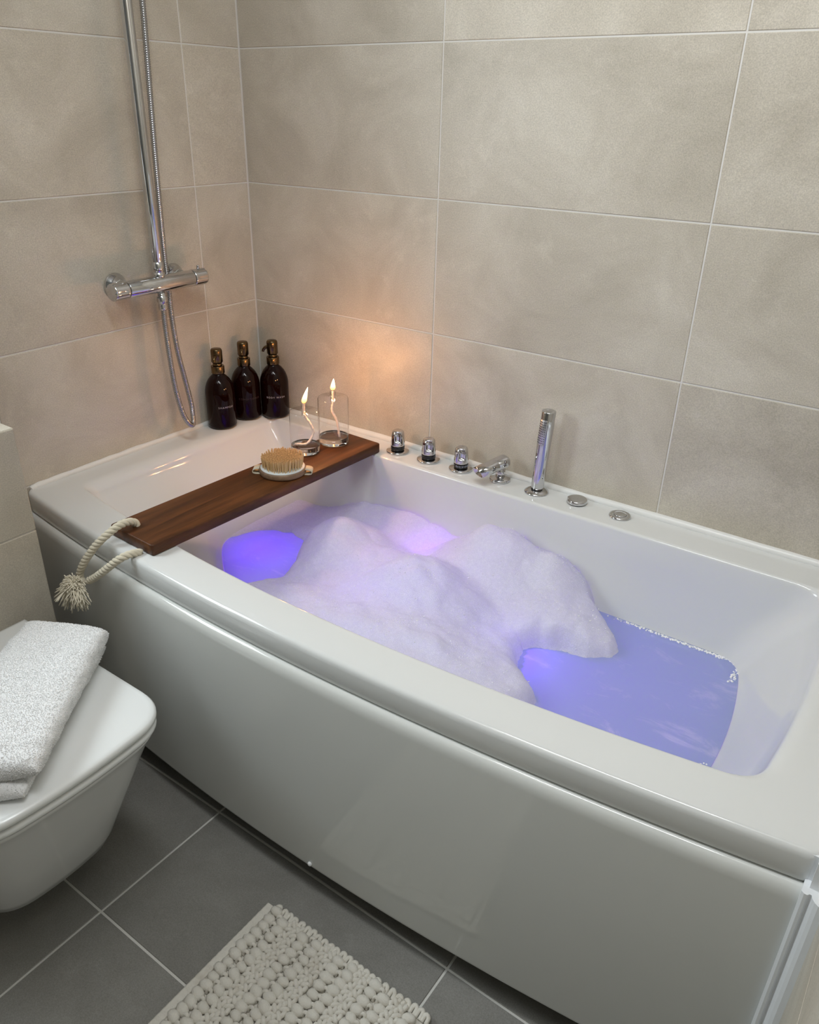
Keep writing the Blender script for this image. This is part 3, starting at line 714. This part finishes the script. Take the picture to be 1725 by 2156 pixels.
# ------------------------------------------------------------------ oil candles
def candle(x, y, r, h, flame_h, lean, label, path, seed):
    o = empty('oil_candle', (x, y, bz)); tag(o, label, 'candle', 'glass oil candles on the board')
    b = MB(); b.add(*lathe([(r-.002, .0005), (r-.0005, .0015), (r, .004), (r, h-.005), (r-.0012, h-.0018), (r-.004, h), (.011, h-.0008), (.0095, h+.001), (.0078, h+.004), (.0074, h+.011), (.0085, h+.0125), (.0085, h+.0140), (.0070, h+.0145), (.0060, h+.012), (.0060, h-.012), (.0066, h-.013)], 56)); b.obj('glass_body', M_TG, o)
    b = MB(); b.add(*lathe([(0, .0008), (r-.003, .0008), (r-.0012, .003), (r-.0012, .0185), (r-.0025, .0180), (0, .0178)], 48)); b.obj('lamp_oil', M_OIL, o)
    b = MB(); b.add(*lathe([(.0058, h-.010), (.0058, h+.0135), (.0044, h+.0155), (.0035, h+.0165), (0, h+.0165)], 24)); b.obj('wick_holder', M_TG, o)
    P = catmull(path+[(0, 0, h*.9), (0, 0, h+.018)], 12); rr = random.Random(seed)
    b = MB(); b.add(*tube(P, lambda t: .0031*(1+.12*sin(t*90)), 8)); b.obj('wick', M_WK, o)
    b = MB(); b.add(*lathe([(.0030, 0), (.0034, .003), (.0022, .006), (0, .0068)], 12)); b.obj('wick_tip', M_BK, o, loc=(0, 0, h+.0155))
    n = 18; ls = []; z0 = h+.0165
    prof = [(0, .15), (.06, .62), (.14, .92), (.22, 1.0), (.34, .92), (.5, .76), (.68, .55), (.84, .33), (.95, .14), (1.0, .02)]
    for t, k in prof:
        cc = Vector(lean)*(t**1.3)+Vector((0, 0, z0+flame_h*t)); w_ = .0064*k
        ls.append([(cc.x+w_*cos(2*pi*j/n), cc.y+w_*sin(2*pi*j/n), cc.z) for j in range(n)])
    v, f = loops(ls, True, True); mesh_obj('flame', v, f, M_FL, o)
    pl_ = point('candle_flame', (x+lean[0]*.5, y+lean[1]*.5, bz+z0+flame_h*.55), CANDLE_W, (1.0, .44, .16), .008)
    return o
CANDLE_W = 1.7
candle(.3842, -.2359, .0365, .1072, .0420, (.010, .006, 0), 'front oil candle with a coiled wick and tall leaning flame', [(-.026, -.008, .014), (-.010, -.018, .022), (.012, -.006, .026), (.018, .010, .050), (.012, .006, .075)], 1)
candle(.4005, -.1470, .0385, .1215, .0300, (.003, .001, 0), 'rear oil candle with a straight wick near the wall end', [(.012, .010, .006), (.010, .008, .030), (.006, .005, .060), (-.002, -.002, .085)], 2)

# ------------------------------------------------------------------ body brush
bb = empty('body_brush', (.4290, -.3640, bz), math.radians(35)); tag(bb, 'round bamboo body brush with bristles up on the board', 'brush')
mesh_obj('brush_base', *lathe([(0, 0), (.050, 0), (.0535, .002), (.0545, .005), (.0545, .012), (.0530, .0150), (0, .0150)], 64), M_BWD, bb)
mesh_obj('rubber_pad', *lathe([(.0512, .0145), (.0515, .0160), (.0500, .0172), (.030, .0178), (0, .0180)], 64), M_PAD, bb)
b = MB()
for i in range(230):
    a = i*2.39996; rr = .0465*math.sqrt((i+.5)/230); sp_ = 1+.06*(rr/.0475)+R_.uniform(-.02, .03); hz = R_.uniform(-.0012, .0014)
    bx, by = rr*cos(a), rr*sin(a)
    for q in range(9):
        qa = q*2.39996; qr = .00165*math.sqrt((q+.3)/9)
        tx, ty = bx*sp_+qr*1.15*cos(qa)+R_.uniform(-.0003, .0003), by*sp_+qr*1.15*sin(qa)+R_.uniform(-.0003, .0003); ls = []
        for (xx, yy, zz, r) in ((bx+qr*.5*cos(qa), by+qr*.5*sin(qa), .0170, .0005), (tx, ty, .0430+hz+R_.uniform(-.0010, .0010), .00042)):
            ls.append([(xx+r*cos(j*2.0944), yy+r*sin(j*2.0944), zz) for j in range(3)])
        b.add(*loops(ls, False, True))
br = b.obj('bristles', M_BRI, bb, smooth=False); br['kind'] = 'stuff'
for sg in (-1, 1):                                       # ends of the webbing hand strap
    path = [(.040*sg, .0003), (.058*sg, .0006), (.067*sg, .0020), (.0690*sg, .0060), (.0670*sg, .0100), (.060*sg, .0125), (.0535*sg, .0130)]
    P = catmull([(x, 0, z) for x, z in path], 5); ls = []
    for p, (t, a, c) in zip(P, frames(P)):
        nn = Vector((0, 1, 0)).cross(t).normalized()*.0009
        ls.append([p+Vector((0, -.0125, 0))+nn, p+Vector((0, .0125, 0))+nn, p+Vector((0, .0125, 0))-nn, p+Vector((0, -.0125, 0))-nn])
    v, f = loops(ls, True, True); mesh_obj('strap', v, f, M_STR, bb)

# ------------------------------------------------------------------ amber pump bottles
def text_on(parent, word, size, r, z, ang, m):
    cu = bpy.data.curves.new('lettering', 'FONT'); cu.body = word; cu.size = size; cu.align_x = 'CENTER'; cu.space_character = 1.35; cu.extrude = .0
    tmp = bpy.data.objects.new('lettering', cu); COL.objects.link(tmp)
    bpy.context.view_layer.update()
    me = bpy.data.meshes.new_from_object(tmp.evaluated_get(bpy.context.evaluated_depsgraph_get()))
    COL.objects.unlink(tmp); bpy.data.objects.remove(tmp)
    for q in me.vertices:
        a = ang+q.co.x/r; q.co = Vector(((r+.0003)*cos(a), (r+.0003)*sin(a), z+q.co.y))
    me.materials.clear(); me.materials.append(m)
    o = bpy.data.objects.new('lettering', me); COL.objects.link(o); o.parent = parent; return o
def bottle(x, y, word, ink, spout_deg, text_deg, label):
    o = empty('pump_bottle', (x, y, RZ)); tag(o, label, 'bottle', 'amber pump bottles in the corner of the tub')
    R = .0395
    mesh_obj('glass_body', *lathe([(0, .0015), (.030, .001), (.034, .0018), (.0375, .005), (R, .010), (R, .060), (R, .098), (.0388, .106), (.0368, .115), (.0332, .125), (.0280, .134), (.0215, .1415), (.0165, .146), (.0148, .149), (.0145, .153)], 64), M_AM, o)
    mesh_obj('collar', *lathe([(.0150, .1500), (.0172, .1503), (.0176, .1515), (.0176, .1690), (.0170, .1700), (.0148, .1702), (.0140, .1690), (.012, .1690)], 48), M_BR, o)
    mesh_obj('pump_stem', *lathe([(.0120, .166), (.0120, .179)], 32), M_BR, o)
    hd = mesh_obj('pump_head', *lathe([(.0118, .1775), (.0135, .1780), (.0138, .1800), (.0152, .1808), (.0152, .2090), (.0145, .2130), (.0125, .2155), (.006, .2165), (0, .2166)], 48), M_BR, o)
    a = math.radians(spout_deg); d = Vector((cos(a), sin(a), 0))
    P = catmull([d*.008+Vector((0, 0, .198)), d*.018+Vector((0, 0, .1960)), d*.024+Vector((0, 0, .1900)), d*.0255+Vector((0, 0, .1845))], 6)
    v, f = tube(P, lambda t: .0052*(1-.35*t), 12); mesh_obj('nozzle', v, f, M_BR, hd)
    text_on(o, word, .0072, R, .062, math.radians(text_deg), ink)
    return o
bottle(.0425, -.1970, 'SHAMPOO', M_TX1, 300, -22, 'amber pump bottle printed with shampoo, closest to the shower hose')
bottle(.0440, -.1040, 'CONDITIONER', M_TX2, 308, -30, 'middle amber pump bottle with barely readable dark print')
bottle(.0960, -.0440, 'BODY WASH', M_TX1, 222, -42, 'amber pump bottle printed with body wash, nearest the back wall')

# ------------------------------------------------------------------ toilet
TYC = -1.120; TZ = .450
to = empty('toilet', (LX, TYC, 0)); tag(to, 'white wall-hung toilet with closed lid beside the bathtub', 'toilet')
def dshape(ln, hw_, x0, bow=.016, rc=.075, n=10):
    """rounded D outline in plan: straight back at x0, bowed front at ln"""
    pts = [(x0, -hw_)]
    def fx(y): return ln-bow*(y/hw_)**2
    m = 16
    for i in range(m+1):
        t = i/m; pts.append((x0+(ln-bow-rc-x0)*t, -hw_+(.0)*t))
    c0 = Vector((ln-bow*.85, -hw_)); a = Vector((ln-bow-rc, -hw_)); yb = -hw_+rc*.95; b_ = Vector((fx(yb), yb))
    for k in range(1, n): t = k/n; q = a*(1-t)**2+c0*2*t*(1-t)+b_*t*t; pts.append((q.x, q.y))
    for i in range(m+1): y = yb+(-2*yb)*i/m; pts.append((fx(y), y))
    for k in range(1, n): t = k/n; q = b_*(1-t)**2+c0*2*t*(1-t)+a*t*t; pts.append((q.x, -q.y))
    for i in range(m+1): t = 1-i/m; pts.append((x0+(ln-bow-rc-x0)*t, hw_))
    return pts[1:]
def plan(specs):
    return [[(x, y, z) for x, y in dshape(*s)] for s, z in specs]
LN, HWD = .505, .184
v, f = loops(plan([((LN-.012, HWD-.012, .045), TZ-.018), ((LN-.003, HWD-.003, .040), TZ-.0165), ((LN, HWD, .040), TZ-.012), ((LN, HWD, .040), TZ-.005), ((LN-.003, HWD-.003, .043), TZ-.0012), ((LN-.010, HWD-.010, .050), TZ)]), True, True)
mesh_obj('lid', v, f, M_LD, to)
z1 = TZ-.0195
v, f = loops(plan([((LN-.015, HWD-.015, .050), z1-.015), ((LN-.004, HWD-.004, .045), z1-.0145), ((LN-.0015, HWD-.0015, .045), z1-.010), ((LN-.0015, HWD-.0015, .045), z1-.003), ((LN-.006, HWD-.006, .05), z1)]), True, True)
mesh_obj('seat', v, f, M_LD, to)
z2 = z1-.0165
v, f = loops(plan([((.325, .105, 0, .016, .07), .085), ((.345, .122, 0, .016, .07), .088), ((.358, .130, 0, .016, .07), .098), ((.372, .136, 0, .016, .072), .125), ((.410, .150, 0, .016, .075), .215), ((.448, .164, 0, .016, .075), .305), ((.478, .175, 0, .016, .075), .375), ((.490, .1785, 0), .398), ((.4955, .1795, 0), .406), ((.4955, .1795, 0), z2-.003), ((.490, .175, 0), z2)]), True, True)
mesh_obj('bowl', v, f, M_CE, to)
for s_ in (-1, 1):
    b = MB(); b.add(*lathe([(0, 0), (.010, 0), (.011, .002), (.011, .012), (.009, .014), (0, .0145)], 24, (.022, s_*.075, TZ-.030))); b.obj('hinge', M_CH, to)

# ------------------------------------------------------------------ folded towel on the lid
tw = empty('folded_towel', (.475, -1.035, TZ)); tag(tw, 'white terry towel folded on the toilet lid', 'towel')
TO = Vector((.475, -1.035, 0))
def towel(c00, c10, c11, c01, z0, H0, H1, seed):
    """one folded layer: a thick quilted slab with rounded sides and ends"""
    nu, nv = 120, 72; ls = []
    for i in range(nu+1):
        q = -1+2*i/nu; u = .5+.5*math.copysign(1-(1-abs(q))**1.6, q)        # rings crowd towards both ends
        a = c00.lerp(c01, u); b_ = c10.lerp(c11, u); L0 = (c01-c00).length
        e0 = min(u, 1-u)*L0; H = H0+(H1-H0)*u; rr = H*.5
        end = math.sqrt(max(0, 1-(1-min(1, e0/rr))**2)) if e0 < rr else 1
        ring_ = []
        for j in range(nv):
            t = 2*pi*j/nv; cx_, sz = cos(t), sin(t)
            w_ = .5+.5*math.copysign(abs(cx_)**.38, cx_); h = .5+.5*math.copysign(abs(sz)**.62, sz)
            p = a.lerp(b_, w_)
            hh_ = H*(1+.10*noise.noise((p.x*8, p.y*8, seed)))
            z = z0+hh_*(.5+(h-.5)*max(.02, end))
            n_ = noise.fractal((p.x*30, p.y*30, z*30+seed), 1, 2, 3)*.0018
            wr = .0017*noise.noise((u*26+seed, w_*2.2, .5))*(1 if h > .25 else .3)
            out_ = (b_-a).normalized()*(.0022*noise.noise((u*14, h*3, seed+4)))*(1 if w_ > .5 else -1)
            ring_.append((p.x+out_.x-TO.x, p.y+out_.y-TO.y, max(.0008, z+n_+wr)))
        ls.append(ring_)
    return loops(ls, True, True)
v, f = towel(Vector((.340, -.976)), Vector((.482, -.903)), Vector((.694, -1.180)), Vector((.540, -1.335)), .0250, .046, .040, 1)
tb = mesh_obj('upper_fold', v, f, M_TW, tw)
v2_, f2_ = towel(Vector((.345, -.976)), Vector((.474, -.909)), Vector((.688, -1.206)), Vector((.540, -1.345)), .0008, .0290, .0275, 5)
tb2 = mesh_obj('lower_fold', v2_, f2_, M_TW, tw)
# terry loops: short curled tufts over the surface
def terry(src, n, seed):
    b = MB(); me = src.data; me.calc_loop_triangles(); tr = list(me.loop_triangles); rr = random.Random(seed)
    for t in rr.choices(tr, [q.area for q in tr], k=n):
        a, c, d = [me.vertices[q].co for q in t.vertices]
        u, w_ = rr.random(), rr.random()
        if u+w_ > 1: u, w_ = 1-u, 1-w_
        p = a+(c-a)*u+(d-a)*w_; n_ = t.normal
        if p.z < .002 or n_.length == 0 or n_.z < -.6: continue
        s_ = n_.orthogonal().normalized(); s_.rotate(Matrix.Rotation(rr.uniform(0, 6.28), 3, n_)); c_ = n_.cross(s_)
        h = rr.uniform(.0006, .0016); wd = rr.uniform(.0005, .0009); th = c_*.00032; tip = n_*h+c_*rr.uniform(-.0008, .0008)
        b.add([p-s_*wd-th, p-s_*wd+th, p+tip-s_*wd*.5-th*.7, p+tip-s_*wd*.5+th*.7, p+tip+s_*wd*.5-th*.7, p+tip+s_*wd*.5+th*.7, p+s_*wd-th, p+s_*wd+th], [(0, 1, 3, 2), (2, 3, 5, 4), (4, 5, 7, 6), (0, 2, 4, 6), (1, 7, 5, 3)])
    return b
tr_ = terry(tb, 44000, 4).obj('terry_loops', M_TW, tb, smooth=True); tr_['kind'] = 'stuff'
tr_ = terry(tb2, 20000, 6).obj('terry_loops', M_TW, tb2, smooth=True); tr_['kind'] = 'stuff'

# ------------------------------------------------------------------ knitted bath mat
MX0, MX1, MY0, MY1 = .842, 1.222, -1.52, -.885
bm_ = empty('bath_mat', ((MX0+MX1)/2, (MY0+MY1)/2, 0)); tag(bm_, 'cream chunky knitted cotton bath mat on the grey floor tiles', 'mat')
OFF = Vector(((MX0+MX1)/2, (MY0+MY1)/2, 0))
b = MB(); b.add(*box(MX0-OFF.x+.004, MX1-OFF.x-.006, MY0-OFF.y, MY1-OFF.y-.008, .0003, .004)); b.obj('backing', M_MT, bm_, smooth=False)
ls = []
for i in range(100):
    y = MY0+(MY1-.004-MY0)*i/99; k = .0008*(i % 2)
    ls.append([(MX0-OFF.x+x, y-OFF.y, z+(k if z > .002 else 0)) for x, z in ((0, .0003), (0, .004), (.003, .0065), (.010, .0072), (.017, .0065), (.020, .0003))])
v, f = loops(ls, True, True); mesh_obj('woven_hem', v, f, M_MT, bm_, smooth=False)
bob = []
def bobble_mesh(seed):
    bmh = bmesh.new(); bmesh.ops.create_icosphere(bmh, subdivisions=2, radius=1)
    for q in bmh.verts:
        n_ = 1+.16*noise.noise(q.co*2.2+Vector((seed*7, 0, 0)))+.07*noise.noise(q.co*6+Vector((0, seed*5, 0)))
        q.co = Vector((q.co.x*.0128*n_, q.co.y*.0092*n_, q.co.z*.0085*n_))
    me = bpy.data.meshes.new('bobble'); bmh.to_mesh(me); bmh.free(); me.polygons.foreach_set('use_smooth', [True]*len(me.polygons)); me.materials.append(M_MT); return me
BM = [bobble_mesh(s) for s in range(6)]
count = 0
def bobble_column(x, ph, step=.0176):
    global count
    y = MY1-.010-ph
    while y > MY0+.01:
        o = bpy.data.objects.new('bobble', BM[R_.randrange(6)]); COL.objects.link(o); o.parent = bm_
        o.location = (x-OFF.x+R_.uniform(-.0025, .0025), y-OFF.y, .0085+R_.uniform(-.001, .0015)); o.rotation_euler = (0, R_.uniform(-.2, .2), R_.uniform(-.35, .25)); s_ = R_.uniform(.98, 1.2); o.scale = (s_, s_, s_)
        y -= step*R_.uniform(.92, 1.08); count += 1
        if y < -1.235: break
def loop_column(x, ph):
    b = MB(); y = MY1-.012-ph
    while y > MY0+.01:
        P = catmull([(x-.004, y-.003, .004), (x-.003, y, .011), (x+.003, y+.002, .0125), (x+.005, y-.003, .004)], 4)
        b.add(*tube([q-OFF for q in P], .0036, 6)); y -= .0176
    p = b.obj('thin_loops', M_MT, bm_); p['kind'] = 'stuff'
def braid(x, ph, wid):
    def strand(s_):
        P = []; y = MY1-.004; i = 0
        while y > MY0+.006:
            q = (y*2*pi/.0270)+ph+s_*pi
            P.append(Vector((x+wid*sin(q)*.5, y, .0085+.0030*cos(2*q+s_*pi)))-OFF); y -= .0030
        return P
    b = MB()
    for s_ in (0, 1): b.add(*tube(strand(s_), .0046, 7))
    b.obj('knitted_braid', M_MT, bm_)
x = MX0+.030
pat = ['B', 'l', 'B', 'R', 'R', 'B', 'l', 'B', 'R', 'R', 'B', 'l', 'B', 'R', 'R', 'B', 'l', 'B', 'R', 'R', 'B']
for i, k in enumerate(pat):
    if x > MX1-.004: break
    if k == 'B': bobble_column(x, .006*(i % 3)); x += .0150 if i+1 < len(pat) and pat[i+1] == 'l' else .0175
    elif k == 'l': loop_column(x-.001, .004*(i % 2)); x += .0130
    else:
        braid(x, i*1.3, .0115); x += .0150
        if pat[i+1:i+2] == ['B']: x += .0050
# edge nubs of the selvedge at the near-wall end
b = MB(); xx = MX0+.024
while xx < MX1:
    P = catmull([(xx, MY1-.012, .006), (xx+.001, MY1-.001+R_.uniform(-.002, .003), .0095), (xx+.008, MY1+R_.uniform(-.002, .003), .0095), (xx+.009, MY1-.012, .006)], 4)
    b.add(*tube([q-OFF for q in P], .0042, 6)); xx += R_.uniform(.012, .018)
p = b.obj('edge_loops', M_MT, bm_); p['kind'] = 'stuff'
print('bobbles', count)
